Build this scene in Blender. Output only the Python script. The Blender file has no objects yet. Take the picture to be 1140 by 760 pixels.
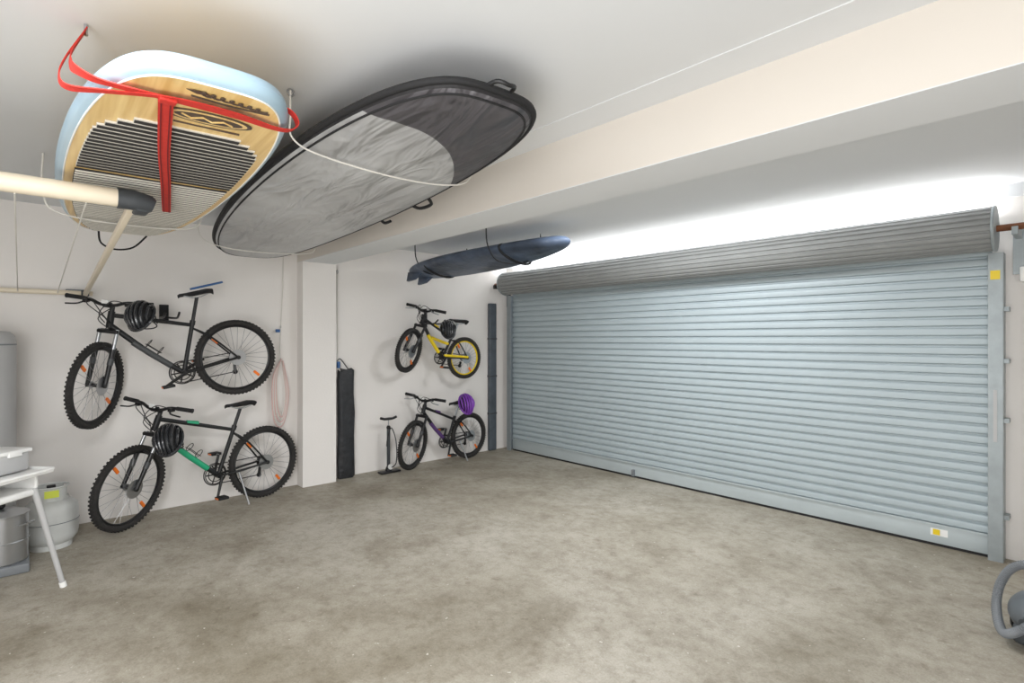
import bpy, math, random
from mathutils import Vector, Matrix
random.seed(4)
PI=math.pi
V=Vector
sc=bpy.context.scene
try:
    sc.view_settings.view_transform='Standard'
    sc.view_settings.look='None'
    sc.view_settings.exposure=0.0
except Exception as e: print(e)

# ---------------------------------------------------------------- materials
def lin(c):
    return tuple(((x/255)/12.92 if x/255<=0.04045 else ((x/255+0.055)/1.055)**2.4) for x in c)+(1,)
def mat(name,rgb,rough=0.5,metal=0.0,var=0.0,scale=8.0,bump=0.0,bscale=40.0,rgb2=None,emit=0.0,coat=0.0):
    m=bpy.data.materials.new(name); m.use_nodes=True
    nt=m.node_tree; b=nt.nodes['Principled BSDF']
    b.inputs['Roughness'].default_value=rough; b.inputs['Metallic'].default_value=metal
    if coat: b.inputs['Coat Weight'].default_value=coat
    c1=lin(rgb)
    tc=nt.nodes.new('ShaderNodeTexCoord')
    n=nt.nodes.new('ShaderNodeTexNoise'); n.inputs['Scale'].default_value=scale; n.inputs['Detail'].default_value=6
    nt.links.new(tc.outputs['Object'],n.inputs['Vector'])
    r=nt.nodes.new('ShaderNodeValToRGB')
    c2=lin(rgb2) if rgb2 else tuple(max(0,x*(1-var)) for x in c1[:3])+(1,)
    r.color_ramp.elements[0].position=0.35; r.color_ramp.elements[0].color=c2
    r.color_ramp.elements[1].position=0.65; r.color_ramp.elements[1].color=c1
    nt.links.new(n.outputs['Fac'],r.inputs['Fac']); nt.links.new(r.outputs['Color'],b.inputs['Base Color'])
    if bump:
        n2=nt.nodes.new('ShaderNodeTexNoise'); n2.inputs['Scale'].default_value=bscale; n2.inputs['Detail'].default_value=5
        nt.links.new(tc.outputs['Object'],n2.inputs['Vector'])
        bp=nt.nodes.new('ShaderNodeBump'); bp.inputs['Strength'].default_value=bump; bp.inputs['Distance'].default_value=0.02
        nt.links.new(n2.outputs['Fac'],bp.inputs['Height']); nt.links.new(bp.outputs['Normal'],b.inputs['Normal'])
    return m

WALL=mat('painted_wall',(234,230,226),0.85,var=0.03,scale=1.5,bump=0.05,bscale=60)
BEAM=mat('painted_beam',(220,213,204),0.8,var=0.02,scale=1.5)
CEIL=mat('painted_ceiling',(223,225,227),0.9,var=0.02,scale=1.0)
RUB=mat('tyre_rubber',(46,44,43),0.85,var=0.2,scale=30,bump=0.3,bscale=120)
BLK=mat('black_satin',(24,24,26),0.38,var=0.1)
BLKM=mat('black_matte',(30,30,32),0.75,var=0.15)
SIL=mat('brushed_aluminium',(185,187,190),0.3,metal=0.9,var=0.05)
STEEL=mat('spoke_steel',(150,150,152),0.35,metal=0.8)
CHAIN=mat('chain_steel',(70,68,66),0.45,metal=0.8)
ORG=mat('orange_reflector',(240,120,30),0.3)
WHT=mat('white_plastic',(240,240,238),0.4,var=0.02)
RED=mat('red_webbing',(205,50,40),0.7,var=0.15,scale=40)
CORD=mat('white_cord',(215,212,205),0.8)
YEL=mat('yellow_paint',(235,205,30),0.35)
GRN=mat('green_decal',(40,165,120),0.4)
BLU=mat('blue_plastic',(50,95,150),0.45)
PUR=mat('purple_plastic',(120,60,165),0.35)
PURD=mat('purple_decal',(86,56,112),0.4)
GREY=mat('grey_plastic',(120,124,128),0.45)
LGREY=mat('light_grey_plastic',(180,180,180),0.45)
DGREY=mat('dark_grey_plastic',(62,66,70),0.5)
GALV=mat('galvanised_steel',(160,168,171),0.45,metal=0.4,var=0.12,scale=14)
RUST=mat('rusty_pipe',(130,80,50),0.7,var=0.3,scale=20)
CREAM=mat('cream_tube',(226,214,192),0.4,var=0.03)

# ---------------------------------------------------------------- builder
class B:
    def __init__(s,name):
        s.name=name; s.v=[]; s.f=[]; s.fm=[]; s.mats=[]; s.M=Matrix.Identity(4)
    def mi(s,m):
        if m not in s.mats: s.mats.append(m)
        return s.mats.index(m)
    def add(s,vs,fs,m):
        o=len(s.v); k=s.mi(m)
        for p in vs: s.v.append(s.M@V(p))
        for f in fs: s.f.append([o+i for i in f]); s.fm.append(k)
    def tube(s,pts,r,m,seg=10,closed=False,flat=None):
        pts=[V(p) for p in pts]; n=len(pts)
        rs=r if isinstance(r,(list,tuple)) else [r]*n
        vs=[];fs=[]
        prev=None
        for i,p in enumerate(pts):
            if closed: t=pts[(i+1)%n]-pts[i-1]
            else: t=pts[min(i+1,n-1)]-pts[max(i-1,0)]
            if t.length<1e-9: t=V((0,0,1))
            t.normalize()
            if prev is None:
                a=V((0,0,1)) if abs(t.z)<0.9 else V((1,0,0))
                nrm=(a-t*a.dot(t)).normalized()
            else:
                nrm=prev-t*prev.dot(t)
                nrm=nrm.normalized() if nrm.length>1e-6 else prev
            prev=nrm; bn=t.cross(nrm)
            for j in range(seg):
                an=2*PI*j/seg
                fa=1 if flat is None else flat
                vs.append(p+nrm*math.cos(an)*rs[i]*fa+bn*math.sin(an)*rs[i])
        m_=n if closed else n-1
        for i in range(m_):
            for j in range(seg):
                a=i*seg+j;b=i*seg+(j+1)%seg;c=((i+1)%n)*seg+(j+1)%seg;d=((i+1)%n)*seg+j
                fs.append([a,b,c,d])
        if not closed:
            fs.append(list(range(seg))[::-1]); fs.append([(n-1)*seg+j for j in range(seg)])
        s.add(vs,fs,m)
    def smoothtube(s,pts,r,m,seg=8,sub=6,closed=False,flat=None):
        s.tube(cr(pts,sub,closed),r,m,seg,closed,flat)
    def ring(s,c,axis,R,r,m,n=48,seg=8,flat=None):
        c=V(c);axis=V(axis).normalized()
        a=V((0,0,1)) if abs(axis.z)<0.9 else V((1,0,0))
        u=(a-axis*a.dot(axis)).normalized(); w=axis.cross(u)
        vs=[];fs=[]
        fx=1 if flat is None else flat
        for i in range(n):
            th=2*PI*i/n; d=u*math.cos(th)+w*math.sin(th)
            for j in range(seg):
                an=2*PI*j/seg
                vs.append(c+d*(R+r*math.cos(an))+axis*(r*fx*math.sin(an)))
        for i in range(n):
            for j in range(seg):
                fs.append([i*seg+j,i*seg+(j+1)%seg,((i+1)%n)*seg+(j+1)%seg,((i+1)%n)*seg+j])
        s.add(vs,fs,m)
    def cyl(s,p0,p1,r,m,seg=16):
        s.tube([p0,p1],r,m,seg)
    def box(s,c,size,m,rot=None,bev=0.0):
        c=V(c); x,y,z=[q/2 for q in size]
        R=rot if rot else Matrix.Identity(3)
        if bev<=0:
            vs=[c+R@V((sx*x,sy*y,sz*z)) for sx in(-1,1) for sy in(-1,1) for sz in(-1,1)]
            fs=[[0,1,3,2],[4,6,7,5],[0,4,5,1],[2,3,7,6],[0,2,6,4],[1,5,7,3]]
            s.add(vs,fs,m);return
        import bmesh
        bm=bmesh.new(); bmesh.ops.create_cube(bm,size=1)
        for v in bm.verts: v.co=V((v.co.x*2*x,v.co.y*2*y,v.co.z*2*z))
        bmesh.ops.bevel(bm,geom=bm.edges[:],offset=bev,segments=3,affect='EDGES',profile=0.5)
        bm.verts.index_update()
        s.add([c+R@v.co for v in bm.verts],[[v.index for v in f.verts] for f in bm.faces],m); bm.free()
    def lathe(s,c,prof,m,seg=32,axis=(0,0,1)):
        c=V(c);ax=V(axis).normalized()
        a=V((1,0,0)) if abs(ax.x)<0.9 else V((0,1,0))
        u=(a-ax*a.dot(ax)).normalized(); w=ax.cross(u)
        vs=[];fs=[];n=len(prof)
        for (r,z) in prof:
            for j in range(seg):
                an=2*PI*j/seg
                vs.append(c+ax*z+(u*math.cos(an)+w*math.sin(an))*r)
        for i in range(n-1):
            for j in range(seg):
                fs.append([i*seg+j,i*seg+(j+1)%seg,(i+1)*seg+(j+1)%seg,(i+1)*seg+j])
        fs.append(list(range(seg))[::-1]); fs.append([(n-1)*seg+j for j in range(seg)])
        s.add(vs,fs,m)
    def ell(s,c,rad,m,nu=20,nv=12,rot=None,zmin=-1.0):
        c=V(c);R=rot if rot else Matrix.Identity(3)
        vs=[];fs=[]
        for i in range(nv+1):
            ph=-PI/2+PI*i/nv
            zz=max(math.sin(ph),zmin); cc=math.cos(ph) if math.sin(ph)>=zmin else math.sqrt(1-zmin*zmin)
            for j in range(nu):
                th=2*PI*j/nu
                vs.append(c+R@V((rad[0]*cc*math.cos(th),rad[1]*cc*math.sin(th),rad[2]*zz)))
        for i in range(nv):
            for j in range(nu):
                fs.append([i*nu+j,i*nu+(j+1)%nu,(i+1)*nu+(j+1)%nu,(i+1)*nu+j])
        s.add(vs,fs,m)
    def prism(s,poly,ext,m):
        n=len(poly); e=V(ext)
        vs=[V(p) for p in poly]+[V(p)+e for p in poly]
        fs=[list(range(n))[::-1],[n+i for i in range(n)]]+[[i,(i+1)%n,n+(i+1)%n,n+i] for i in range(n)]
        s.add(vs,fs,m)
    def done(s,angle=40,parent=None,bevel=0):
        me=bpy.data.meshes.new(s.name); 
        me.from_pydata([tuple(p) for p in s.v],[],s.f)
        for m in s.mats: me.materials.append(m)
        me.polygons.foreach_set('material_index',s.fm)
        me.polygons.foreach_set('use_smooth',[True]*len(s.f))
        me.update()
        import bmesh
        bm=bmesh.new(); bm.from_mesh(me); bmesh.ops.recalc_face_normals(bm,faces=bm.faces[:]); bm.to_mesh(me); bm.free()
        me.set_sharp_from_angle(angle=math.radians(angle))
        ob=bpy.data.objects.new(s.name,me); sc.collection.objects.link(ob)
        if parent: ob.parent=parent
        return ob
def cr(pts,sub=6,closed=False):
    pts=[V(p) for p in pts]; n=len(pts); out=[]
    rng=range(n) if closed else range(n-1)
    for i in rng:
        if closed: p0,p1,p2,p3=pts[i-1],pts[i],pts[(i+1)%n],pts[(i+2)%n]
        else: p0,p1,p2,p3=pts[max(i-1,0)],pts[i],pts[i+1],pts[min(i+2,n-1)]
        for k in range(sub):
            t=k/sub
            out.append(0.5*((2*p1)+(p2-p0)*t+(2*p0-5*p1+4*p2-p3)*t*t+(3*p1-p0-3*p2+p3)*t**3))
    if not closed: out.append(pts[-1])
    return out
def boxo(name,x0,x1,y0,y1,z0,z1,m):
    b=B(name); b.box(((x0+x1)/2,(y0+y1)/2,(z0+z1)/2),(x1-x0,y1-y0,z1-z0),m); return b.done()

# ---------------------------------------------------------------- room
XR=6.7; YB=-6.9; H=2.55
def floor_mat():
    m=bpy.data.materials.new('stained_concrete'); m.use_nodes=True; nt=m.node_tree; b=nt.nodes['Principled BSDF']
    tc=nt.nodes.new('ShaderNodeTexCoord')
    def noise(sc_,det,rough=0.6,dist=0.0,off=0.0):
        n=nt.nodes.new('ShaderNodeTexNoise'); n.inputs['Scale'].default_value=sc_; n.inputs['Detail'].default_value=det
        n.inputs['Roughness'].default_value=rough; n.inputs['Distortion'].default_value=dist
        if off:
            mp=nt.nodes.new('ShaderNodeMapping'); mp.inputs['Location'].default_value=(off,off*0.7,0)
            nt.links.new(tc.outputs['Object'],mp.inputs[0]); nt.links.new(mp.outputs[0],n.inputs['Vector'])
        else: nt.links.new(tc.outputs['Object'],n.inputs['Vector'])
        return n
    def ramp(src,stops):
        r=nt.nodes.new('ShaderNodeValToRGB'); e=r.color_ramp.elements
        e[0].position=stops[0][0]; e[0].color=stops[0][1]; e[1].position=stops[-1][0]; e[1].color=stops[-1][1]
        for p,c in stops[1:-1]:
            q=e.new(p); q.color=c
        nt.links.new(src,r.inputs['Fac']); return r
    def mix(mode,f,a,bb):
        x=nt.nodes.new('ShaderNodeMix'); x.data_type='RGBA'; x.blend_type=mode
        if isinstance(f,float): x.inputs[0].default_value=f
        else: nt.links.new(f,x.inputs[0])
        nt.links.new(a,x.inputs[6]); nt.links.new(bb,x.inputs[7]); return x.outputs[2]
    big=ramp(noise(0.6,5,0.6,0.5,3.0).outputs['Fac'],[(0.36,lin((150,142,126))),(0.48,lin((173,166,152))),(0.62,lin((188,182,170)))])
    mid=ramp(noise(2.6,12,0.8,0.2).outputs['Fac'],[(0.34,(0.60,0.57,0.51,1)),(0.56,(1,1,1,1))])
    mid2=ramp(noise(13,10,0.78,0.0,5.0).outputs['Fac'],[(0.38,(0.70,0.68,0.64,1)),(0.53,(1,1,1,1))])
    fine=ramp(noise(90,6,0.8).outputs['Fac'],[(0.35,(0.66,0.65,0.63,1)),(0.58,(1,1,1,1))])
    c=mix('MULTIPLY',0.75,big.outputs['Color'],mid.outputs['Color'])
    c=mix('MULTIPLY',0.7,c,mid2.outputs['Color'])
    c=mix('MULTIPLY',0.65,c,fine.outputs['Color'])
    stain=ramp(noise(1.1,8,0.7,0.6,14.0).outputs['Fac'],[(0.54,(1,1,1,1)),(0.70,(0.60,0.56,0.50,1))])
    c=mix('MULTIPLY',0.65,c,stain.outputs['Color'])
    spots=ramp(noise(9,3,0.5,0,9.0).outputs['Fac'],[(0.66,(1,1,1,1)),(0.70,(0.62,0.58,0.52,1))])
    c=mix('MULTIPLY',0.5,c,spots.outputs['Color'])
    chips=ramp(noise(30,2,0.5,0,2.0).outputs['Fac'],[(0.72,(0,0,0,1)),(0.75,(1,1,1,1))])
    pale=nt.nodes.new('ShaderNodeRGB'); pale.outputs[0].default_value=lin((205,200,190))
    c=mix('MIX',chips.outputs['Color'],c,pale.outputs[0])
    nt.links.new(c,b.inputs['Base Color'])
    b.inputs['Roughness'].default_value=0.6
    bp=nt.nodes.new('ShaderNodeBump'); bp.inputs['Strength'].default_value=0.25; bp.inputs['Distance'].default_value=0.01
    nt.links.new(noise(35,8,0.7).outputs['Fac'],bp.inputs['Height']); nt.links.new(bp.outputs['Normal'],b.inputs['Normal'])
    return m
boxo('floor',-0.2,XR+0.2,YB-0.2,0.9,-0.15,0,floor_mat())
boxo('ceiling',-0.2,XR+0.2,YB-0.2,0.2,H,H+0.15,CEIL)
boxo('wall_left',-0.2,0,YB-0.2,0.2,0,H,WALL)
boxo('wall_right',XR,XR+0.2,YB-0.2,0.2,0,H,WALL)
boxo('wall_back',0,XR,YB-0.2,YB,0,H,WALL)
wf=B('wall_front')
wf.box((0.1,0.1,H/2),(0.2,0.2,H),WALL)
wf.box(((5.06+XR)/2,0.1,H/2),(XR-5.06,0.2,H),WALL)
wf.box(((0.2+5.06)/2,0.1,(2.28+H)/2),(4.86,0.2,H-2.28),WALL)
wf.done()
bm_=B('ceiling_beam'); bm_.box((XR/2,-2.715,(2.284+H)/2),(XR,0.33,H-2.284),BEAM); bm_.box((XR/2,-2.715,2.282),(XR,0.33,0.004),CEIL); bm_.done()
boxo('pillar',0,0.15,-2.88,-2.53,0,2.28,WALL)
boxo('trim_1',0,XR,-3.07,-2.88,H-0.004,H,CEIL)
boxo('trim_2',0,XR,-0.02,0,H-0.09,H,CEIL)

# ---------------------------------------------------------------- roller door
DOOR=mat('blue_grey_colorbond',(176,188,193),0.45,metal=0.1,var=0.04,scale=3)
DRUM=mat('drum_colorbond',(144,146,145),0.6,metal=0.0,var=0.10,scale=5)
BOTM=mat('bottom_rail_paint',(184,194,197),0.4,metal=0.1,var=0.05)
d=B('door_1')
x0,x1=0.2,5.07
prof=[]; p=0.068; z=0.15
while z<2.26:
    prof+=[(0.0,z),(0.0,z+0.011),(0.018,z+0.018),(0.021,z+0.040),(0.017,z+0.061)]
    z+=p
vs=[];fs=[]
for (dy,zz) in prof:
    vs+= [(x0,-0.05-dy,zz),(x1,-0.05-dy,zz)]
for i in range(len(prof)-1):
    a=2*i; fs.append([a,a+1,a+3,a+2])
d.add(vs,fs,DOOR)
d.box(((x0+x1)/2,-0.055,0.085),(x1-x0,0.022,0.135),BOTM,bev=0.004)
d.box(((x0+x1)/2,-0.065,0.155),(x1-x0,0.03,0.012),BOTM)
d.box(((x0+x1)/2,-0.05,0.01),(x1-x0,0.03,0.02),BLKM)
d.box((2.15,-0.078,0.05),(0.03,0.03,0.07),GREY)
d.box((4.78,-0.067,0.10),(0.10,0.002,0.05),WHT); d.box((4.765,-0.069,0.10),(0.04,0.002,0.04),YEL)
cy,cz,R0=-0.225,2.225,0.135
nr=22
ring=[]
for i in range(nr):
    a0=2*PI*i/nr; st=2*PI/nr
    for fr,rr in((0.0,0),(0.10,0.012),(0.62,0.012),(0.72,0)):
        a=a0+st*fr; ring.append((cy+(R0+rr)*math.cos(a),cz+(R0+rr)*math.sin(a)))
n=len(ring);vs=[];fs=[]
for (yy,zz) in ring: vs+=[(x0+0.04,yy,zz),(x1+0.02,yy,zz)]
for i in range(n):
    j=(i+1)%n; fs.append([2*i,2*i+1,2*j+1,2*j])
fs.append([2*i for i in range(n)]); fs.append([2*i+1 for i in range(n)])
d.add(vs,fs,DRUM)
for xx in (x0+0.03,x1+0.03):
    d.lathe((xx-0.008,cy,cz),[(0.150,0),(0.153,0.008),(0.150,0.016)],GALV,32,axis=(1,0,0))
d.cyl((0.02,cy,cz),(5.45,cy,cz),0.022,RUST)
for xx in (0.06,5.2):
    d.box((xx,-0.14,cz-0.03),(0.03,0.28,0.05),BLKM if xx<1 else GALV); d.box((xx,-0.014,cz-0.12),(0.06,0.024,0.34),BLKM if xx<1 else GALV)
for xx,sg in((x0-0.02,1),(x1+0.02,-1)):
    d.box((xx,-0.115,1.04),(0.075,0.012,2.08),GALV); d.box((xx-sg*0.035,-0.06,1.04),(0.012,0.11,2.08),GALV)
    d.box((xx,-0.010,1.04),(0.08,0.016,2.08),GALV)
    for k in (0.3,0.95,1.35,1.7):
        d.box((xx-sg*0.052,-0.055,k),(0.03,0.08,0.03),GALV)
d.box((5.09,-0.123,1.93),(0.05,0.003,0.06),YEL)
d.box((5.09,-0.123,0.98),(0.02,0.003,0.35),LGREY)
d.done(25)
g=B('wall_conduit')
g.cyl((5.24,-0.02,0.0),(5.24,-0.02,1.9),0.011,WHT); g.box((5.24,-0.032,1.93),(0.07,0.06,0.10),WHT,bev=0.008)
g.done()

# ---------------------------------------------------------------- boards
def outline(L,W,p,n,taper=0.0,q=1.0):
    o=[]
    for i in range(n):
        th=2*PI*i/n; c,s_=math.cos(th),math.sin(th)
        x=L/2*math.copysign(abs(c)**q,c)
        y=W/2*math.copysign(abs(s_)**p,s_)*(1+taper*x/(L/2))
        o.append((x,y))
    return o
def board(name,L,W,T,rings,M,p=0.8,taper=0.0,nose_drop=0.0,tail_drop=0.0,dr=0.1,q=1.0,mtop=None,n=128,dome=0.15):
    b=B(name)
    O=outline(L,W,p,n,taper,q)
    ds=sorted(set([0,0.004,0.012,0.025,0.045,0.07,dr,W*0.3,W*0.4,W/2*0.98]+[r[0] for r in rings]))
    def zt(dd): 
        t=min(dd/dr,1); return T/2*math.sqrt(max(0,1-(1-t)**2))+dome*T*min(1,dd/(W/2))
    def P(k,dd,side):
        x,y=O[k]; x*=1-dd/(L/2); y*=max(0.02,1-dd/(W/2))
        z=side*zt(dd); u=x/(L/2)
        z-= nose_drop*max(0,u)**2.5 + tail_drop*max(0,-u)**2.5
        return (x,y,z)
    vs=[];fs=[];fm=[]
    for side in (-1,1):
        base=len(vs)
        for dd in ds:
            for k in range(n): vs.append(P(k,dd,side))
        for i in range(len(ds)-1):
            mm=rings[0][1]
            for rd,rm in rings:
                if ds[i]>=rd-1e-6: mm=rm
            if side>0 and mtop is not None: mm=mtop
            for k in range(n):
                k2=(k+1)%n
                fs.append([base+i*n+k,base+i*n+k2,base+(i+1)*n+k2,base+(i+1)*n+k]);fm.append(mm)
        last=base+(len(ds)-1)*n
        for k in range(n//2):
            k2=k+1
            f=[last+k,last+k2,last+(n-k2)%n,last+(n-k)%n]
            ff=[]
            for q_ in f:
                if q_ not in ff: ff.append(q_)
            if len(ff)>=3:
                fs.append(ff); fm.append(rings[-1][1] if (side<0 or mtop is None) else mtop)
    off=len(b.v)
    for q_ in vs: b.v.append(V(q_))
    for f,m_ in zip(fs,fm): b.f.append([off+i for i in f]); b.fm.append(b.mi(m_))
    b.Mw=M; b.O=O; b.zt=zt
    return b
def finish_board(b,ang=50):
    ob=b.done(ang); ob.matrix_world=b.Mw; return ob
def bamboo():
    m=bpy.data.materials.new('bamboo_veneer'); m.use_nodes=True; nt=m.node_tree; bs=nt.nodes['Principled BSDF']
    tc=nt.nodes.new('ShaderNodeTexCoord'); mp=nt.nodes.new('ShaderNodeMapping'); mp.inputs['Scale'].default_value=(0.6,14,1)
    n=nt.nodes.new('ShaderNodeTexNoise'); n.inputs['Scale'].default_value=3; n.inputs['Detail'].default_value=7
    r=nt.nodes.new('ShaderNodeValToRGB'); r.color_ramp.elements[0].position=.35;r.color_ramp.elements[0].color=lin((216,178,110));r.color_ramp.elements[1].position=.7;r.color_ramp.elements[1].color=lin((242,212,148))
    nt.links.new(tc.outputs['Object'],mp.inputs[0]);nt.links.new(mp.outputs[0],n.inputs['Vector']);nt.links.new(n.outputs['Fac'],r.inputs[0]);nt.links.new(r.outputs[0],bs.inputs['Base Color'])
    bs.inputs['Roughness'].default_value=0.3
    return m
BAM=bamboo(); PALEB=mat('pale_blue_rail',(164,190,206),0.3,var=0.03); PADW=mat('pad_white',(216,212,202),0.8); PADB=mat('pad_black',(45,43,42),0.85)
DKBR=mat('dark_print',(80,66,56),0.5)
ZS=2.26
Msup=Matrix.Translation((2.45,-4.515,ZS))@Matrix.Rotation(math.radians(-1.8),4,'Z')
SL,SW,SP,ST_=2.90,0.71,0.50,0.068
INS=0.028
s=board('stand_up_paddle_board',SL,SW,ST_,[(0,PALEB),(INS,BAM)],Msup,p=SP,nose_drop=0.0,dr=0.036,n=160,dome=0.06)
ZD=ST_/2+0.06*ST_
ze=s.zt(INS)+0.001
s.tube([(x*(1-INS/(SL/2)),y*(1-INS/(SW/2)),-ze) for x,y in s.O],0.003,WHT,6,closed=True)
def halfw(x):
    u=max(-1,min(1,x/(SL/2))); return SW/2*(math.sqrt(max(0,1-u*u)))**SP
pitch=0.044
xx=1.0
k=0
while xx>-1.34:
    if not (0.22<xx<0.27):
        w=halfw(xx)-0.062
        if k<4: w-=(4-k)*(4-k)*0.005
        w=max(0.03,w)
        zz=-ZD-0.001
        sec2= xx<0.25
        s.box((xx,0,zz),(pitch*0.98,2*w,0.006),PADB if sec2 else PADW)
        s.box((xx,0,zz-0.004),(pitch*(0.40 if sec2 else 0.50),2*w-0.004,0.005),PADW if sec2 else PADB)
    xx-=pitch; k+=1
def P3(x,y,d=0.0): return (x,y,-ZD-0.0005-d)
def flatpoly(b,pts,m,d=0.0,t=0.0012):
    b.prism([P3(q[0],q[1],d) for q in pts],(0,0,-t),m)
def ovalpts(cx,cy_,rx,ry,n=32): return [(cx+rx*math.cos(2*PI*i/n),cy_+ry*math.sin(2*PI*i/n)) for i in range(n)]
OX=1.165
flatpoly(s,ovalpts(OX,0.03,0.055,0.13),DKBR)
flatpoly(s,ovalpts(OX,0.03,0.045,0.115),BAM,0.0012,0.0008)
flatpoly(s,ovalpts(OX,0.03,0.033,0.10),DKBR,0.002,0.0008)
s.tube([P3(x,y,0.003) for x,y in [(OX+.01,-0.05),(OX-.015,-0.02),(OX+.01,0.01),(OX-.015,0.04),(OX+.01,0.07),(OX-.01,0.10)]],0.004,BAM,6)
s.tube([P3(OX-0.085,-0.06),P3(OX-0.085,0.14)],0.004,DKBR,6)
SX=1.36
sig=[]
for i in range(60):
    t=i/59; sig.append(P3(SX+0.014*math.sin(t*44)*(1-0.4*t)-0.02*t, -0.03+0.18*t+0.011*math.cos(t*44)))
s.tube(sig,0.0028,DKBR,6)
s.smoothtube([P3(SX-.035,-0.05),P3(SX-.042,0.03),P3(SX-.042,0.10),P3(SX-.035,0.17)],0.003,DKBR,6)
flatpoly(s,[(SX+.008,-0.07),(SX+.014,-0.03),(SX,0.0),(SX-.01,-0.04)],DKBR)
finish_board(s)
def webbing(b,pts,w,m,sub=8,wd=None):
    pts=cr(pts,sub) if sub>1 else [V(p) for p in pts]
    n=len(pts);vs=[];fs=[]
    for i,p_ in enumerate(pts):
        t=(pts[min(i+1,n-1)]-pts[max(i-1,0)]).normalized()
        a=V(wd) if wd else V((1,0,0)); a=(a-t*a.dot(t)).normalized(); nn=t.cross(a)*0.0018
        a=a*w/2
        vs+=[p_+a+nn,p_-a+nn,p_-a-nn,p_+a-nn]
    for i in range(n-1):
        o=4*i
        for k in range(4): fs.append([o+k,o+(k+1)%4,o+4+(k+1)%4,o+4+k])
    fs+=[[0,1,2,3],[4*(n-1)+k for k in range(4)]]
    b.add(vs,fs,m)
st=B('red_tie_down_strap')
zb=ZS-ZD-0.013
webbing(st,[(3.31,-4.82,2.53),(3.37,-4.86,2.42),(3.50,-4.87,2.33),(3.62,-4.865,2.27),(3.70,-4.83,2.225),(3.73,-4.77,zb+.001),(3.735,-4.66,zb),(3.73,-4.47,zb),(3.71,-4.35,zb+.001),(3.69,-4.285,2.225),(3.68,-4.26,2.26),(3.67,-4.29,2.30),(3.65,-4.38,2.306)],0.030,RED)
webbing(st,[(3.31,-4.82,2.53),(3.33,-4.87,2.42),(3.44,-4.895,2.31),(3.56,-4.88,2.235),(3.68,-4.80,zb-.003),(3.75,-4.66,zb-0.003),(3.76,-4.5,zb-0.003),(3.72,-4.36,zb-0.001)],0.022,RED)
STR=mat('strap_stripe',(120,22,26),0.7)
webbing(st,[(3.74,-4.665,zb-0.006),(3.2,-4.58,zb-0.006),(2.7,-4.49,zb-0.006),(2.1,-4.385,zb-0.006)],0.040,RED,wd=(0,1,0))
for zq in (-0.012,0.012): webbing(st,[(3.74,-4.665+zq,zb-0.009),(3.2,-4.58+zq,zb-0.009),(2.7,-4.49+zq,zb-0.009),(2.1,-4.385+zq,zb-0.009)],0.004,STR,wd=(0,1,0))
st.box((3.735,-4.66,zb-0.008),(0.035,0.045,0.010),RED,bev=0.003)
st.tube([(3.31,-4.82,H-0.004),(3.31,-4.82,2.51)],0.006,SIL,8)
st.done()
sl=B('paddle_board_leash')
sl.smoothtube([(1.10,-4.60,2.218),(1.02,-4.58,2.15),(0.98,-4.50,2.12),(1.0,-4.40,2.14),(1.08,-4.33,2.218)],0.006,BLKM)
sl.done()
hg=B('paddle_board_sling')
for xq in (1.6,):
    hg.smoothtube([(xq,-4.89,2.54),(xq,-4.89,2.32),(xq,-4.82,2.215),(xq,-4.5,2.190),(xq,-4.17,2.215),(xq,-4.10,2.32),(xq,-4.10,2.54)],0.005,CORD)
hg.done()

def silver():
    m=bpy.data.materials.new('silver_bag_fabric'); m.use_nodes=True; nt=m.node_tree; bs=nt.nodes['Principled BSDF']
    tc=nt.nodes.new('ShaderNodeTexCoord'); sx=nt.nodes.new('ShaderNodeSeparateXYZ'); nt.links.new(tc.outputs['Object'],sx.inputs[0])
    def math_(op,a,b_):
        x=nt.nodes.new('ShaderNodeMath'); x.operation=op
        for i,q in enumerate((a,b_)):
            if isinstance(q,(int,float)): x.inputs[i].default_value=q
            else: nt.links.new(q,x.inputs[i])
        return x.outputs[0]
    yo=math_('ADD',sx.outputs[1],0.18)
    y2=math_('MULTIPLY',yo,yo); c=math_('MULTIPLY',y2,1.9); t=math_('ADD',sx.outputs[0],c)
    g=math_('GREATER_THAN',t,1.50)
    n=nt.nodes.new('ShaderNodeTexNoise'); n.inputs['Scale'].default_value=1.6; n.inputs['Detail'].default_value=4; n.inputs['Distortion'].default_value=0.2
    nt.links.new(tc.outputs['Object'],n.inputs['Vector'])
    r=nt.nodes.new('ShaderNodeValToRGB'); r.color_ramp.elements[0].position=.3;r.color_ramp.elements[0].color=lin((170,170,171));r.color_ramp.elements[1].position=.65;r.color_ramp.elements[1].color=lin((200,201,202))
    nt.links.new(n.outputs['Fac'],r.inputs[0])
    mx=nt.nodes.new('ShaderNodeMix'); mx.data_type='RGBA'; nt.links.new(g,mx.inputs[0]); nt.links.new(r.outputs[0],mx.inputs[6]); mx.inputs[7].default_value=lin((86,84,88))
    nt.links.new(mx.outputs[2],bs.inputs['Base Color']); bs.inputs['Roughness'].default_value=0.42; bs.inputs['Metallic'].default_value=0.25
    mp=nt.nodes.new('ShaderNodeMapping'); mp.inputs['Scale'].default_value=(0.9,3.2,3); mp.inputs['Rotation'].default_value=(0,0,0.55)
    n2=nt.nodes.new('ShaderNodeTexNoise'); n2.inputs['Scale'].default_value=1.7; n2.inputs['Detail'].default_value=3; n2.inputs['Distortion'].default_value=0.6
    nt.links.new(tc.outputs['Object'],mp.inputs[0]); nt.links.new(mp.outputs[0],n2.inputs['Vector'])
    bp=nt.nodes.new('ShaderNodeBump'); bp.inputs['Strength'].default_value=0.9; bp.inputs['Distance'].default_value=0.12
    nt.links.new(n2.outputs['Fac'],bp.inputs['Height']); nt.links.new(bp.outputs['Normal'],bs.inputs['Normal'])
    return m
BAGR=mat('bag_rim',(38,37,40),0.6,var=0.2,bump=0.2)
BAGT=mat('bag_top',(60,60,62),0.7)
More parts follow.
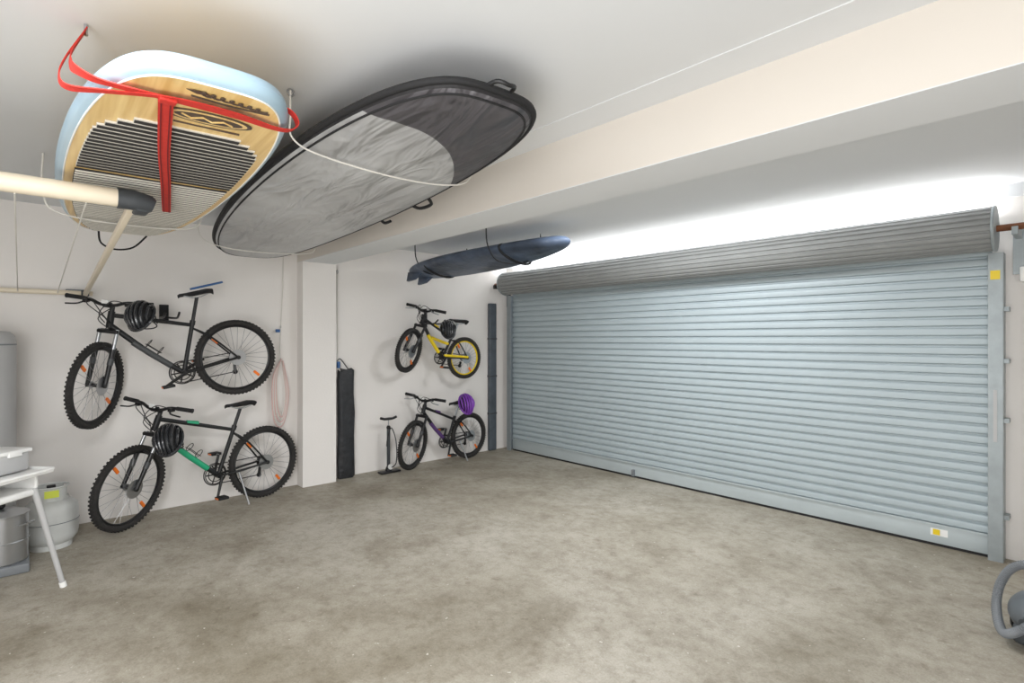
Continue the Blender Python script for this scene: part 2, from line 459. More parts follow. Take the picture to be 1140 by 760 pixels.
def tiltM(c,yaw,pitch,roll=0): return Matrix.Translation(c)@Matrix.Rotation(yaw,4,'Z')@Matrix.Rotation(pitch,4,'Y')@Matrix.Rotation(roll,4,'X')
Mb=tiltM((2.30,-3.60,2.335),math.radians(-3.6),math.radians(-1.5))
SILV=silver()
BL,BW=3.68,0.92
s=board('board_bag',BL,BW,0.10,[(0,BAGR),(0.012,SILV)],Mb,p=0.60,taper=0.04,tail_drop=0.03,dr=0.16,mtop=BAGT,n=160)
O=s.O
td=lambda x: -0.03*max(0,-x/(BL/2))**2.5
s.tube([(x*1.002,y*1.002,td(x)) for x,y in O],0.014,BLKM,8,closed=True)
s.tube([(x*(1-0.03/(BL/2)),y*(1-0.03/(BW/2)),td(x)-0.031) for x,y in O],0.005,BLKM,6,closed=True)
e=BL/2
s.smoothtube([(e-0.03,0.05,0),(e+0.04,0.04,0.01),(e+0.06,0.0,0.0),(e+0.04,-0.04,0.01),(e-0.03,-0.06,0)],0.008,BLK)
s.smoothtube([(0.35,0.45,-0.01),(0.38,0.49,-0.03),(0.5,0.50,-0.03),(0.55,0.45,-0.01)],0.010,BLKM)
s.smoothtube([(-0.1,0.45,-0.01),(-0.1,0.48,-0.03),(-0.03,0.49,-0.03)],0.010,BLKM)
finish_board(s)
c=B('hanging_cord')
c.smoothtube([(3.30,-4.145,2.54),(3.30,-4.145,2.44),(3.30,-4.135,2.34),(3.30,-4.0,2.295),(3.30,-3.65,2.275),(3.30,-3.35,2.295),(3.3,-3.20,2.36),(3.3,-3.18,2.54)],0.004,CORD,8,8)
c.smoothtube([(0.9,-3.97,2.54),(0.9,-3.96,2.3),(0.9,-3.80,2.225),(0.9,-3.5,2.215),(0.9,-3.15,2.24),(0.9,-3.06,2.30),(0.9,-3.05,2.54)],0.004,CORD,8,8)
for q in ((3.30,-4.145),(3.3,-3.18),(0.9,-3.97),(0.9,-3.05)): c.ring((q[0],q[1],2.53),(1,0,0),0.014,0.004,SIL,16,6)
c.done()

NAVY=mat('navy_bag_fabric',(84,98,120),0.33,var=0.7,scale=3,bump=1.0,bscale=5)
Mn=tiltM((1.30,-1.50,2.30),math.radians(8),math.radians(-3.0),math.radians(-10))
s=board('surfboard_bag',2.15,0.54,0.09,[(0,NAVY)],Mn,p=0.95,taper=-0.15,nose_drop=-0.03,dr=0.09,n=96)
for yy in (-0.10,0.06):
    s.prism([(-1.02,yy-0.015,-0.02),(-0.80,yy-0.015,-0.05),(-0.90,yy-0.015,-0.11),(-1.03,yy-0.015,-0.12)],(0,0.03,0),NAVY)
for xq in (-0.62,0.45):
    hw_=0.27*(math.sqrt(max(0,1-(xq/1.075)**2)))**0.95
    s.tube([(xq,hw_*math.cos(a_),-0.008+0.068*math.sin(a_)) for a_ in [2*PI*i/24 for i in range(24)]],0.012,BLKM,6,closed=True)
finish_board(s)
c=B('surfboard_sling')
for xq in (0.6,1.8):
    c.smoothtube([(xq,-1.85,2.545),(xq,-1.83,2.35),(xq,-1.7,2.22),(xq,-1.4,2.235),(xq,-1.17,2.35),(xq,-1.15,2.545)],0.006,BLKM,6)
c.done()

# ---------------------------------------------------------------- bicycles
def bike(name,rear,front,R,frame,decal,steer,k=1.0,seat_h=0.60,fork=None,bar_w=0.62,kick=False,crank=-40,rim=None,rimf=None,low=False,tire=0.024,lean=0.0,shock=False,fdec=None):
    b=B(name); rear=V(rear);front=V(front)
    f=(front-rear).normalized(); up=(V((0,0,1))-f*f.z).normalized(); left=up.cross(f)
    up=(up*math.cos(lean)+left*math.sin(lean)); left=up.cross(f)
    M0=Matrix((( f.x,left.x,up.x,rear.x),(f.y,left.y,up.y,rear.y),(f.z,left.z,up.z,rear.z),(0,0,0,1)))
    W=(front-rear).length
    b.M=M0; fork=fork or BLK; rim=rim or BLK; rimf=rimf or BLK; fdec=fdec or decal
    def wheel(c,Mx,rm):
        old=b.M; b.M=Mx@Matrix.Translation(c)
        b.ring((0,0,0),(0,1,0),R-tire-0.003,tire,RUB,64,10)
        nk=64
        for i in range(nk):
            th=2*PI*i/nk
            for yy in (-0.5,0.5):
                t2=th+(0.03 if yy>0 else 0)
                rr=R-0.004
                Rm=Matrix.Rotation(-t2,3,'Y')
                b.box((rr*math.cos(t2),yy*tire*0.9,rr*math.sin(t2)),(0.008,tire*0.6,0.014),RUB,rot=Rm)
        b.ring((0,0,0),(0,1,0),R-2*tire-0.008,0.009,rm,56,8,flat=1.2)
        b.cyl((0,-0.05,0),(0,0.05,0),0.014,BLK); 
        for yy in(-0.032,0.032): b.lathe((0,yy-0.003,0),[(0.028,0),(0.028,0.006)],SIL,16,axis=(0,1,0))
        ns=28
        for i in range(ns):
            th=2*PI*i/ns; sgn=1 if i%2 else -1; off=0.5*(1 if i%4<2 else -1)
            p0=(0.026*math.cos(th+off),sgn*0.032,0.026*math.sin(th+off)); rr=R-2*tire-0.01
            b.tube([p0,(rr*math.cos(th),0,rr*math.sin(th))],0.0015,STEEL,4)
        for th in (0.9,0.9+PI):
            rr=R*0.68; b.box((rr*math.cos(th),0.0,rr*math.sin(th)),(0.06,0.012,0.022),ORG,rot=Matrix.Rotation(-th,3,'Y'))
        b.M=old
    wheel((0,0,0),M0,rim)
    for i,r in enumerate((0.05,0.043,0.036,0.028)): b.lathe((0,-0.036-0.006*i,0),[(r*k+0.004,0),(r*k+0.004,0.003)],CHAIN,24,axis=(0,1,0))
    b.lathe((0,0.045,0),[(0.07,0),(0.07,0.002)],SIL,32,axis=(0,1,0))
    BB=V((0.425*k,0,-0.045*k)); ST=V((0.285*k,0,0.36*k if not low else 0.30*k)); 
    hx=W-0.045*k
    HTb=V((hx-0.135*k,0,0.42*k)); HTt=V((hx-0.175*k,0,0.54*k)); ax=(HTt-HTb).normalized()
    st_dir=(ST-BB).normalized()
    fr=0.019*math.sqrt(k)
    b.cyl(HTb,HTt,0.024,frame)
    b.tube([HTt-ax*0.03,ST-st_dir*0.02],[fr*0.95,fr*0.8],frame,12)
    b.tube([HTb+ax*0.02,(HTb+BB)/2+V((0,0,-0.012)),BB],[fr*1.1,fr*1.2,fr*1.1],frame,12)
    b.tube([BB,ST],fr*0.9,frame,12)
    dd=(BB-HTb)
    b.tube([HTb+dd*0.30+V((0,0,-0.006)),HTb+dd*0.52+V((0,0,-0.011)),HTb+dd*0.82+V((0,0,-0.006))],fr*1.27,decal,12)
    tt=(ST-HTt); b.tube([HTt+tt*0.35-ax*0.02,HTt+tt*0.5-ax*0.012],fr*0.95,decal,12)
    b.cyl(BB+V((0,-0.04,0)),BB+V((0,0.04,0)),0.024,BLK)
    for sg in(-1,1):
        b.smoothtube([BB+V((-0.02,sg*0.025,0)),BB+V((-0.12*k,sg*0.05,0.01)),V((0.0,sg*0.068,0))],0.010,frame,8)
        b.smoothtube([ST-st_dir*0.05+V((-0.01,sg*0.012,0)),V((0.18*k,sg*0.045,0.22*k)),V((0,sg*0.068,0.0))],0.008,frame,8)
        b.lathe((0,sg*0.068-0.006,0),[(0.018,0),(0.018,0.012)],BLK,12,axis=(0,1,0))
    sp=ST+st_dir*(seat_h-ST.z-0.03)/st_dir.z
    b.cyl(ST-st_dir*0.02,ST+st_dir*0.02,fr*1.15,BLK); b.cyl(ST,sp,0.0145,SIL if k<1 else BLK)
    vs=[];fs=[];prof=[(-0.13,0.030,0.0),(-0.12,0.068,0.012),(-0.08,0.078,0.016),(-0.03,0.062,0.010),(0.03,0.036,0.004),(0.08,0.025,0.002),(0.125,0.020,0.0),(0.14,0.010,-0.008)]
    sg_=12
    for (xx,w,zz) in prof:
        for j in range(sg_):
            a=2*PI*j/sg_; vs.append(sp+V((xx,w*math.cos(a),0.035+zz+(0.014 if math.sin(a)>0 else 0.028)*math.sin(a)*(0.7 if w<0.03 else 1))))
    for i in range(len(prof)-1):
        for j in range(sg_): fs.append([i*sg_+j,i*sg_+(j+1)%sg_,(i+1)*sg_+(j+1)%sg_,(i+1)*sg_+j])
    fs.append(list(range(sg_))); fs.append([(len(prof)-1)*sg_+j for j in range(sg_)])
    b.add(vs,fs,BLKM)
    for sg in(-1,1): b.tube([sp+V((-0.09,sg*0.022,0.02)),sp+V((-0.03,sg*0.022,0.0)),sp+V((0.03,sg*0.022,0.0)),sp+V((0.1,sg*0.015,0.025))],0.0035,SIL,6)
    for r,yy in((0.085*k,-0.052),(0.062*k,-0.045)): b.ring(BB+V((0,yy,0)),(0,1,0),r,0.004,CHAIN,36,6); 
    for i in range(5):
        a=2*PI*i/5; b.tube([BB+V((0,-0.05,0)),BB+V((0.085*k*math.cos(a),-0.05,0.085*k*math.sin(a)))],0.006,BLK,6)
    b.ring(BB+V((0,-0.058,0)),(0,1,0),0.096*k,0.005,BLKM,36,6)
    b.tube([BB+V((0.0,-0.052,0.088*k)),V((0,-0.048,0.045*k))],0.0045,CHAIN,6)
    b.tube([BB+V((0.0,-0.052,-0.088*k)),V((0.02,-0.048,-0.13*k))],0.0045,CHAIN,6)
    b.tube([V((0.02,-0.05,-0.13*k)),V((0.01,-0.05,-0.05))],0.014,BLK,8); b.lathe((0.02,-0.055,-0.13*k),[(0.022,0),(0.022,0.01)],BLKM,14,axis=(0,1,0))
    ca=math.radians(crank)
    for sg,a in((1,ca),(-1,ca+PI)):
        e=BB+V((0.17*k*math.cos(a),sg*0.085,0.17*k*math.sin(a)))
        b.tube([BB+V((0,sg*0.07,0)),e],[0.014,0.011],BLK,8)
        b.cyl(e,e+V((0,sg*0.03,0)),0.007,SIL,8)
        b.box(e+V((0,sg*0.07,0)),(0.085,0.085,0.022),BLKM,bev=0.005)
        b.box(e+V((0.044,sg*0.07,0)),(0.004,0.05,0.012),ORG)
    if k>0.9:
        q=HTb.lerp(BB,0.55)+V((-0.03,0,0.045)); dv=(BB-HTb).normalized()
        b.ring(q+dv*0.05,dv,0.036,0.003,BLK,20,6); b.ring(q-dv*0.05,dv,0.036,0.003,BLK,20,6)
        b.tube([q-dv*0.05+V((0.02,0.03,0)),q+dv*0.08+V((0.02,0.03,0))],0.003,BLK,6); b.tube([q-dv*0.05+V((0.02,-0.03,0)),q+dv*0.08+V((0.02,-0.03,0))],0.003,BLK,6)
    if shock:
        b.tube([ST.lerp(BB,0.35)+V((0.01,0,0)),HTb.lerp(BB,0.45)+V((0,0,0.02))],0.018,YEL,10)
        b.tube([BB+V((0,0.03,0.03)),V((0.0,0.07,0.01))],0.016,YEL,10)
    if kick:
        b.tube([BB+V((-0.16,0.05,0.0)),BB+V((-0.20,0.15,-(R-0.053*k)))],0.008,SIL,8)
    Ms=M0@Matrix.Translation(HTb)@Matrix.Rotation(steer,4,ax)@Matrix.Translation(-HTb)
    b.M=Ms
    hub=V((W,0,0))
    wheel(hub,Ms,rimf)
    b.lathe(hub+V((0,0.045,0)),[(0.075,0),(0.075,0.002)],SIL,32,axis=(0,1,0))
    cr_=HTb-ax*0.03
    b.box(cr_,(0.05,0.15,0.03),fork,bev=0.01)
    for sg in(-1,1):
        top=cr_+V((0.0,sg*0.062,0)); e=hub+V((0,sg*0.062,0)); md=top.lerp(e,0.40)
        b.cyl(top+ax*0.015,md,0.014,SIL if not low else fork,12); b.tube([top.lerp(e,0.33),top.lerp(e,0.4),e],[0.021,0.019,0.015],fork,12)
        b.lathe(e+V((0,-0.007,0)),[(0.018,0),(0.018,0.014)],fork,12,axis=(0,1,0))
        b.tube([top.lerp(e,0.5)+V((0.001,sg*0.002,0)),top.lerp(e,0.62)],0.0205,fdec,12)
    mm=(cr_.lerp(hub,0.36)); b.smoothtube([mm+V((0,0.062,0)),mm+V((0.03,0.04,0.03)),mm+V((0.035,0,0.04)),mm+V((0.03,-0.04,0.03)),mm+V((0,-0.062,0))],0.010,fork,8)
    b.cyl(HTt,HTt+ax*0.05,0.017,BLK)
    fw=V((0.96,0,0.28))
    cl=HTt+ax*0.045+fw*0.07*k
    b.tube([HTt+ax*0.035,cl],0.017,BLK,10); b.cyl(cl+V((0,-0.025,0)),cl+V((0,0.025,0)),0.022,BLK)
    hw=bar_w/2
    bar=[cl+V((-0.035,-hw,0.03)),cl+V((-0.012,-hw*0.45,0.028)),cl+V((0,-0.05,0)),cl+V((0,0.05,0)),cl+V((-0.012,hw*0.45,0.028)),cl+V((-0.035,hw,0.03))]
    b.smoothtube(bar,0.0125,BLK,10,5)
    for sg in(-1,1):
        g0=cl+V((-0.035,sg*hw,0.03)); g1=cl+V((-0.022,sg*(hw-0.13),0.029)); b.tube([g0,g0.lerp(g1,0.1),g1],[0.019,0.017,0.0165],BLKM,12)
        l0=cl+V((-0.015,sg*(hw-0.16),0.028)); b.box(l0+V((0.015,0,-0.01)),(0.05,0.035,0.03),BLK,bev=0.006)
        b.smoothtube([l0+V((0.03,0,-0.012)),l0+V((0.065,sg*0.04,-0.03)),l0+V((0.06,sg*0.12,-0.04))],0.0065,SIL if k<0.9 else BLK,8)
        b.smoothtube([l0+V((0.03,-sg*0.01,0)),l0+V((0.09,-sg*0.08,0.02)),cl+V((0.09,-sg*0.01,-0.05)),HTb+V((0.02,-sg*0.02,0.04))],0.0035,BLK,6)
        b.smoothtube([l0+V((0.02,-sg*0.01,0)),l0+V((0.10,-sg*0.06,-0.02)),cl+V((0.07,-sg*0.03,-0.1)),HTb+V((-0.0,sg*0.03,-0.03))],0.0035,BLK,6)
    b.box(cl+V((0.03,0,0.03)),(0.012,0.05,0.03),WHT,bev=0.003)
    b.M=M0
    return b
BLACKF=mat('black_frame_paint',(20,21,23),0.5)
GREYD=mat('grey_decal',(70,72,74),0.5)
b1=bike('mountain_bike',(0.34,-3.55,1.335),(0.34,-4.57,1.145),0.335,BLACKF,GREYD,math.radians(56),seat_h=0.60,crank=-25)
b1.box((0.12,0,0.66),(0.26,0.05,0.018),BLU,rot=Matrix.Rotation(0.12,3,'Y'),bev=0.006)
b1.done()
b2=bike('mountain_bike',(0.20,-3.27,0.335),(0.44,-4.36,0.335),0.335,BLACKF,GRN,math.radians(28),seat_h=0.56,kick=True,crank=-75,fdec=GREYD)
b2.done()
b3=bike('kids_mountain_bike',(0.26,-0.93,1.265),(0.28,-1.74,1.37),0.255,BLACKF,YEL,math.radians(28),k=0.78,seat_h=0.43,bar_w=0.52,crank=-60,low=True,fork=BLK,rim=YEL,shock=True,tire=0.022,fdec=GREYD)
b3.done()
b4=bike('kids_mountain_bike',(0.18,-0.80,0.285),(0.24,-1.66,0.285),0.285,BLACKF,PURD,math.radians(22),k=0.82,seat_h=0.42,bar_w=0.54,crank=-70,low=True,kick=True,tire=0.023,fdec=GREYD)
b4.done()

def helmet(c,rot,m,sc_=1.0):
    b=B('bicycle_helmet'); b.M=Matrix.Translation(c)@rot.to_4x4()@Matrix.Scale(sc_,4)
    b.ell((0,0,-0.005),(0.125,0.085,0.098),BLKM,20,12,zmin=-0.15)
    for k in range(-3,4):
        y0=k*0.027; wy=math.sqrt(max(0,1-(y0/0.098)**2))
        pts=[]
        for i in range(15):
            a=PI*i/14; pts.append((0.138*wy*math.cos(a),y0*(0.75+0.35*math.sin(a)),-0.01+0.112*wy*math.sin(a)))
        b.tube(pts,[0.006]+[0.0115]*13+[0.006],m,8)
    rim=[(0.140*math.cos(2*PI*i/36),0.098*math.sin(2*PI*i/36),-0.015) for i in range(36)]
    b.tube(rim,0.013,m,8,closed=True)
    b.smoothtube([(0.06,0.09,-0.02),(0.02,0.06,-0.12),(0.0,0,-0.16),(0.02,-0.06,-0.12),(0.06,-0.09,-0.02)],0.005,BLKM,6)
    b.smoothtube([(-0.08,0.07,-0.02),(0.0,0.06,-0.12)],0.005,BLKM,6); b.smoothtube([(-0.08,-0.07,-0.02),(0.0,-0.06,-0.12)],0.005,BLKM,6)
    return b.done()
E=lambda x,y,z: (Matrix.Rotation(math.radians(z),3,'Z')@Matrix.Rotation(math.radians(y),3,'Y')@Matrix.Rotation(math.radians(x),3,'X'))
HB=mat('helmet_black',(40,42,46),0.25,coat=0.5)
helmet((0.60,-4.30,1.675),E(20,50,-25),HB,0.95)
helmet((0.62,-4.12,0.705),E(20,48,-15),HB,0.98)
helmet((0.44,-1.30,1.61),E(0,60,-20),HB,0.85)
helmet((0.42,-1.02,0.72),E(0,60,-10),PUR,0.9)

for nm,y,z in (('bike_wall_hook',-4.05,1.72),('bike_wall_hook',-1.35,1.72)):
    b=B(nm); b.box((0.014,y,z),(0.024,0.07,0.16),BLKM,bev=0.004)
    for s_ in(-0.05,0.05): b.smoothtube([(0.02,y,z-0.03),(0.15,y+s_,z-0.04),(0.30,y+s_,z-0.04),(0.38,y+s_,z)],0.009,BLK)
    b.done()

# ---------------------------------------------------------------- clothesline
c=B('folding_clothesline')
c.tube([(2.6,-4.62,2.135),(2.6,-4.66,2.135),(2.6,-6.4,2.135)],0.040,CREAM,20)
c.tube([(2.6,-4.52,2.12),(2.6,-4.535,2.125),(2.6,-4.60,2.135),(2.6,-4.66,2.135)],[0.030,0.040,0.046,0.046],DGREY,20)
c.box((2.56,-4.565,2.115),(0.12,0.06,0.06),DGREY,bev=0.012)
c.box((1.34,-4.60,1.99),(2.52,0.028,0.035),CREAM,rot=Matrix.Rotation(math.radians(-6.0),3,'Y'),bev=0.005)
c.tube([(0.06,-4.55,1.865),(0.06,-6.4,1.865)],0.019,CREAM,14)
c.box((0.031,-4.66,1.865),(0.058,0.12,0.06),GREY,bev=0.006)
c.box((0.07,-4.60,1.865),(0.06,0.05,0.05),DGREY,bev=0.006)
for y0 in (-4.77,-5.0,-5.3,-5.6,-5.9,-6.2): c.tube([(2.6,y0,2.095),(0.06,y0,1.86)],0.0035,CORD,6)
c.box((1.34,-6.35,1.99),(2.52,0.03,0.035),CREAM,rot=Matrix.Rotation(math.radians(-6.0),3,'Y'),bev=0.005)
c.tube([(2.6,-5.35,2.17),(2.6,-5.35,2.545)],0.012,SIL,8)
c.done()

# ---------------------------------------------------------------- water heater
w=B('water_heater')
w.lathe((0.34,-5.28,0.04),[(0.24,0),(0.27,0.01),(0.275,0.06),(0.275,1.44),(0.268,1.48),(0.24,1.51),(0.1,1.53),(0.0,1.535)],LGREY,48)
w.lathe((0.34,-5.28,0.0),[(0.25,0),(0.25,0.05)],DGREY,32)
w.ring((0.34,-5.28,1.46),(0,0,1),0.272,0.006,GREY,48,6); w.ring((0.34,-5.28,0.1),(0,0,1),0.272,0.006,GREY,48,6)
w.box((0.573,-5.13,1.38),(0.01,0.07,0.05),RED,rot=Matrix.Rotation(math.radians(33),3,'Z')); w.box((0.573,-5.13,1.33),(0.01,0.07,0.03),WHT,rot=Matrix.Rotation(math.radians(33),3,'Z'))
w.cyl((0.2,-5.28,1.54),(0.2,-5.28,1.8),0.014,SIL); w.cyl((0.2,-5.28,1.8),(0.005,-5.28,1.8),0.014,SIL)
w.done()

# ---------------------------------------------------------------- gas bottle
GB=mat('gas_bottle_enamel',(206,208,206),0.35,var=0.15,scale=6)
LIME=mat('lime_label',(205,215,70),0.4)
w=B('gas_bottle'); cx,cyy=0.46,-4.82
w.lathe((cx,cyy,0),[(0.115,0.0),(0.12,0.0),(0.12,0.035),(0.13,0.045),(0.152,0.075),(0.158,0.11),(0.158,0.27),(0.15,0.305),(0.12,0.335),(0.07,0.35),(0.03,0.355)],GB,40)
w.ring((cx,cyy,0.19),(0,0,1),0.1585,0.003,GREY,40,6)
n=30
for i in range(n):
    a=2*PI*i/n
    if 0.15<(i/n)<0.35 or 0.65<(i/n)<0.85: hh=0.03
    else: hh=0.10
    a2=2*PI*(i+1)/n; r=0.10
    w.prism([(cx+r*math.cos(a),cyy+r*math.sin(a),0.33),(cx+r*math.cos(a2),cyy+r*math.sin(a2),0.33),(cx+r*math.cos(a2),cyy+r*math.sin(a2),0.33+hh),(cx+r*math.cos(a),cyy+r*math.sin(a),0.33+hh)],(-0.006*math.cos(a),-0.006*math.sin(a),0),GB)
w.ring((cx,cyy,0.435),(0,0,1),0.098,0.007,GB,36,6)
w.cyl((cx,cyy,0.35),(cx,cyy,0.42),0.02,SIL); w.cyl((cx-0.04,cyy,0.40),(cx+0.05,cyy,0.40),0.014,SIL); w.box((cx,cyy,0.43),(0.05,0.05,0.02),BLKM,bev=0.004)
w.box((cx+0.103,cyy+0.0,0.395),(0.006,0.08,0.05),LIME)
w.done()

w=B('stock_pot')
px,py=0.80,-5.075
w.lathe((px,py,0.06),[(0.12,0),(0.13,0.01),(0.132,0.30),(0.138,0.305),(0.138,0.312),(0.125,0.315),(0.08,0.335),(0.02,0.34),(0.0,0.34)],SIL,40)
w.ring((px,py,0.20),(0,0,1),0.133,0.004,SIL,40,6)
w.lathe((px,py,0.40),[(0.008,0),(0.02,0.015),(0.02,0.03),(0.0,0.035)],BLK,16)
w.smoothtube([(px+0.05,py+0.125,0.30),(px+0.06,py+0.155,0.31),(px+0.10,py+0.14,0.31),(px+0.11,py+0.08,0.30)],0.006,SIL)
w.box((px,py,0.03),(0.28,0.27,0.06),GREY,bev=0.01)
w.done()

# ---------------------------------------------------------------- high chair (turned 45 degrees)
w=B('high_chair')
w.M=Matrix.Translation((1.35,-5.165,0))@Matrix.Rotation(math.radians(45),4,'Z')
for sx in(-1,1):
    for sy in(-1,1):
        t0=V((sx*0.17,sy*0.17,0.62)); f0=V((sx*0.265,sy*0.265,0.0))
        w.tube([t0,t0.lerp(f0,0.95)],[0.017,0.014],LGREY,12); w.tube([t0.lerp(f0,0.95),f0],0.018,WHT,12)
w.box((0,0,0.60),(0.36,0.36,0.04),WHT,bev=0.015)
w.box((-0.18,0,0.70),(0.022,0.38,0.20),WHT,bev=0.009); w.box((0,-0.18,0.66),(0.36,0.022,0.12),WHT,bev=0.009); w.box((0,0.18,0.66),(0.36,0.022,0.12),WHT,bev=0.009)
w.box((0.05,0,0.715),(0.40,0.44,0.018),WHT,bev=0.008)
w.smoothtube([(x,y,0.728) for x,y in [(-0.14,-0.215),(0.05,-0.22),(0.22,-0.215),(0.248,-0.19),(0.25,0),(0.248,0.19),(0.22,0.215),(0.05,0.22),(-0.14,0.215),(-0.15,0.0)]],0.010,WHT,8,4,closed=True)
w.done()
w=B('storage_tub')
w.M=Matrix.Translation((1.33,-5.08,0))@Matrix.Rotation(math.radians(45),4,'Z')
w.box((0.0,0.0,0.788),(0.20,0.20,0.115),LGREY,bev=0.02); w.box((0,0,0.85),(0.215,0.215,0.022),WHT,bev=0.008)
w.box((0.10,0.0,0.84),(0.02,0.08,0.03),WHT,bev=0.004)
w.done()

# ---------------------------------------------------------------- umbrella bag, pump, rope, rod bag
UB=mat('black_nylon',(44,46,50),0.55,var=0.4,scale=10,bump=0.9,bscale=14)
w=B('folded_umbrella_bag')
zs=[0.0,0.02,0.2,0.45,0.7,0.9,1.05,1.15,1.17]
rs=[0.075,0.085,0.085,0.08,0.085,0.08,0.083,0.08,0.06]
vs=[];fs=[];sg=24
for i,(z_,r) in enumerate(zip(zs,rs)):
    for j in range(sg):
        a=2*PI*j/sg; ca_,sa=math.cos(a),math.sin(a)
        qx=math.copysign(abs(ca_)**0.55,ca_); qy=math.copysign(abs(sa)**0.55,sa)
        vs.append((0.06+r*0.5*qx+0.006*math.sin(4*a+i),-2.38+r*1.08*qy+0.004*math.sin(i*2),z_+(0.015*math.sin(2*a) if i>6 else 0)))
for i in range(len(zs)-1):
    for j in range(sg): fs.append([i*sg+j,i*sg+(j+1)%sg,(i+1)*sg+(j+1)%sg,(i+1)*sg+j])
fs+=[list(range(sg))[::-1],[(len(zs)-1)*sg+j for j in range(sg)]]
w.add(vs,fs,UB)
w.smoothtube([(0.07,-2.45,1.15),(0.04,-2.46,1.25),(0.03,-2.46,1.5),(0.02,-2.46,1.9),(0.015,-2.46,2.22)],0.006,CORD); w.ring((0.022,-2.46,2.22),(0,1,0),0.018,0.004,SIL,16,6)
w.smoothtube([(0.07,-2.35,1.16),(0.04,-2.43,1.28),(0.04,-2.47,1.26)],0.006,BLK)
w.box((0.05,-2.46,1.22),(0.03,0.03,0.07),BLU,bev=0.005)
w.done()
w=B('floor_pump')
w.box((0.18,-1.92,0.012),(0.10,0.24,0.02),BLK,bev=0.006); w.lathe((0.16,-1.92,0.02),[(0.04,0),(0.03,0.03),(0.02,0.05)],BLK,20)
w.cyl((0.16,-1.92,0.03),(0.16,-1.92,0.50),0.019,DGREY); w.lathe((0.16,-1.92,0.49),[(0.022,0),(0.024,0.02),(0.012,0.035)],BLK,16)
w.cyl((0.16,-1.92,0.5),(0.16,-1.92,0.60),0.006,SIL,8); w.tube([(0.16,-2.02,0.615),(0.16,-1.97,0.60),(0.16,-1.92,0.60),(0.16,-1.87,0.60),(0.16,-1.82,0.615)],[0.015,0.014,0.016,0.014,0.015],BLK,10)
w.smoothtube([(0.19,-1.92,0.05),(0.26,-1.88,0.12),(0.24,-1.87,0.35),(0.19,-1.90,0.5),(0.18,-1.94,0.4),(0.19,-1.96,0.3)],0.006,BLK)
w.lathe((0.20,-1.92,0.07),[(0.03,0),(0.03,0.015)],WHT,16,axis=(1,0,0))
w.done()
w=B('hanging_rope')
PINK=mat('pink_rope',(215,182,178),0.8)
w.ring((0.015,-3.05,1.62),(0,1,0),0.012,0.003,SIL,12,6)
w.smoothtube([(0.01,-3.02,2.50),(0.012,-3.03,2.0),(0.015,-3.05,1.62),(0.02,-3.07,1.2)],0.004,CORD)
for i in range(6):
    o=0.010*i
    w.smoothtube([(0.02+o*0.5,-3.05,1.30),(0.03+o*0.5,-3.09-o,1.1),(0.035+o*0.4,-3.08-o,0.85-o*3),(0.035+o*0.3,-3.04,0.74-o*2),(0.03+o*0.4,-3.01+o*.5,0.95),(0.02+o*0.5,-3.04,1.28)],0.006,PINK if i%2 else CORD)
w.box((0.02,-3.08,1.58),(0.02,0.04,0.03),BLU,bev=0.003)
w.done()
SLATE=mat('slate_nylon',(84,92,100),0.55,var=0.3,scale=8,bump=0.5,bscale=12)
w=B('fishing_rod_bag')
w.box((0.035,-0.29,0.99),(0.05,0.12,1.97),SLATE,bev=0.012)
for z_ in (0.5,1.0,1.5): w.box((0.035,-0.29,z_),(0.054,0.124,0.02),DGREY)
w.done()

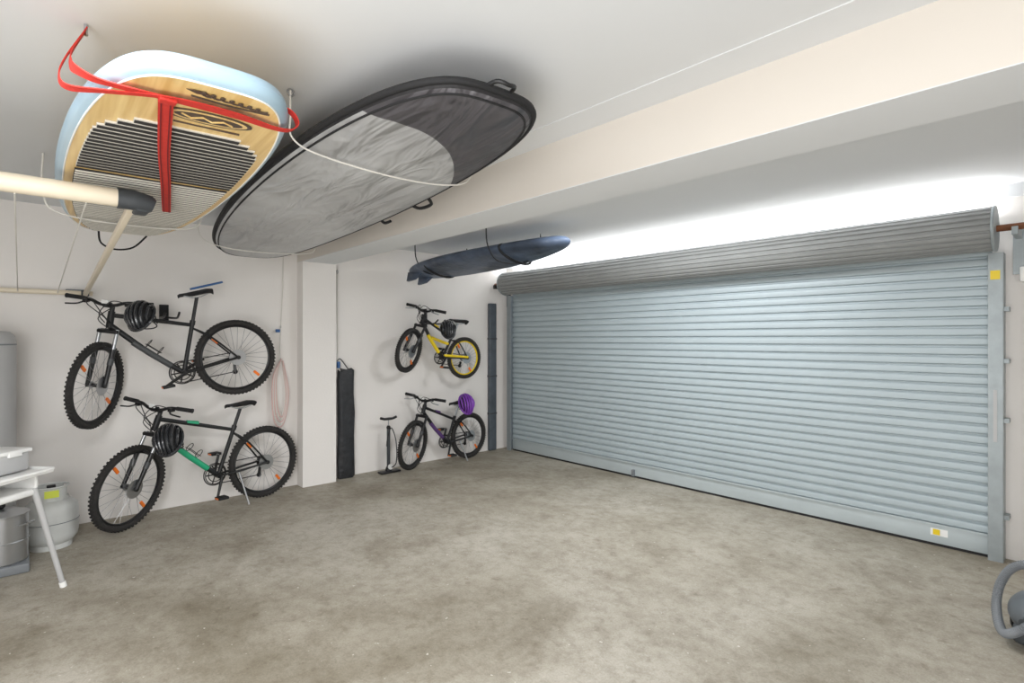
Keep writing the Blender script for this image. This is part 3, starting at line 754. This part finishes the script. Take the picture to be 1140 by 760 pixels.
# ---------------------------------------------------------------- vacuum cleaner
w=B('vacuum_cleaner')
vc=V((5.385,-1.25,0))
VM=mat('vac_body_grey',(95,100,104),0.35)
w.ell(vc+V((0.03,0,0.14)),(0.16,0.21,0.11),VM,28,16); w.box(vc+V((0.03,0,0.07)),(0.26,0.36,0.09),DGREY,bev=0.03)
w.lathe(vc+V((0.03,-0.02,0.18)),[(0.09,0),(0.085,0.05),(0.04,0.07),(0,0.075)],DGREY,28)
for s_ in (-1,1): w.lathe(vc+V((0.03+s_*0.14-0.015,0.1,0.075)),[(0.06,0),(0.075,0.008),(0.075,0.022),(0.06,0.03)],BLKM,24,axis=(1,0,0))
w.lathe(vc+V((0.03,-0.20,0.045)),[(0.04,-0.015),(0.04,0.015)],BLKM,18,axis=(1,0,0))
hp=cr([vc+V((-0.02,-0.17,0.16)),vc+V((-0.06,-0.22,0.12)),vc+V((-0.13,-0.16,0.06)),vc+V((-0.17,-0.02,0.12)),vc+V((-0.16,0.06,0.23)),vc+V((-0.10,0.07,0.33)),vc+V((0.02,0.03,0.37)),vc+V((0.16,-0.01,0.32)),vc+V((0.23,-0.08,0.10))],26)
w.tube(hp,[0.018 if i%2 else 0.022 for i in range(len(hp))],GREY,12)
w.cyl(vc+V((-0.0,-0.14,0.15)),vc+V((-0.05,-0.21,0.14)),0.030,DGREY)
w.done()

# ---------------------------------------------------------------- lights
def area(name,loc,target,sx,sy,power,col=(1,1,1)):
    l=bpy.data.lights.new(name,'AREA'); l.shape='RECTANGLE'; l.size=sx; l.size_y=sy; l.energy=power; l.color=col
    o=bpy.data.objects.new(name,l); sc.collection.objects.link(o); o.location=loc
    o.rotation_euler=(V(target)-V(loc)).to_track_quat('-Z','Y').to_euler(); return o
area('added_fill_back',(4.6,-5.4,2.5),(4.6,-5.4,0),1.6,1.0,76,(0.97,0.985,1.0))  # unseen overhead fill, added to light the near half of the room
area('added_corner_fill',(6.3,-6.4,1.4),(2.0,-2.0,1.3),2.4,1.8,132,(0.97,0.985,1.0))  # soft fill added in the closed back corner; no doorway stands there
area('added_fill_front',(3.2,-1.4,2.52),(3.2,-1.4,0),1.5,0.6,54,(0.97,0.985,1))  # fill added to brighten the bay past the beam; no fixture there
area('door_gap_daylight',(2.65,-0.045,2.33),(2.65,-0.10,3),4.8,0.06,42,(0.98,0.99,1))
area('bounce_light',(4.9,-5.2,0.4),(3.4,-3.6,2.5),1.6,1.6,30,(0.97,0.985,1.0))

w=bpy.data.worlds.new('World'); sc.world=w; w.use_nodes=True
w.node_tree.nodes['Background'].inputs[0].default_value=(0.8,0.88,1,1); w.node_tree.nodes['Background'].inputs[1].default_value=1.0

# ---------------------------------------------------------------- camera
cam=bpy.data.cameras.new('camera'); co=bpy.data.objects.new('camera',cam); sc.collection.objects.link(co)
cam.sensor_width=36; cam.lens=602/1140*36; cam.shift_y=-3/1140
co.location=(5.6,-4.98,1.5)
fw=V((-0.7407,0.6722,0)).normalized(); 
co.rotation_euler=fw.to_track_quat('-Z','Y').to_euler()
sc.camera=co
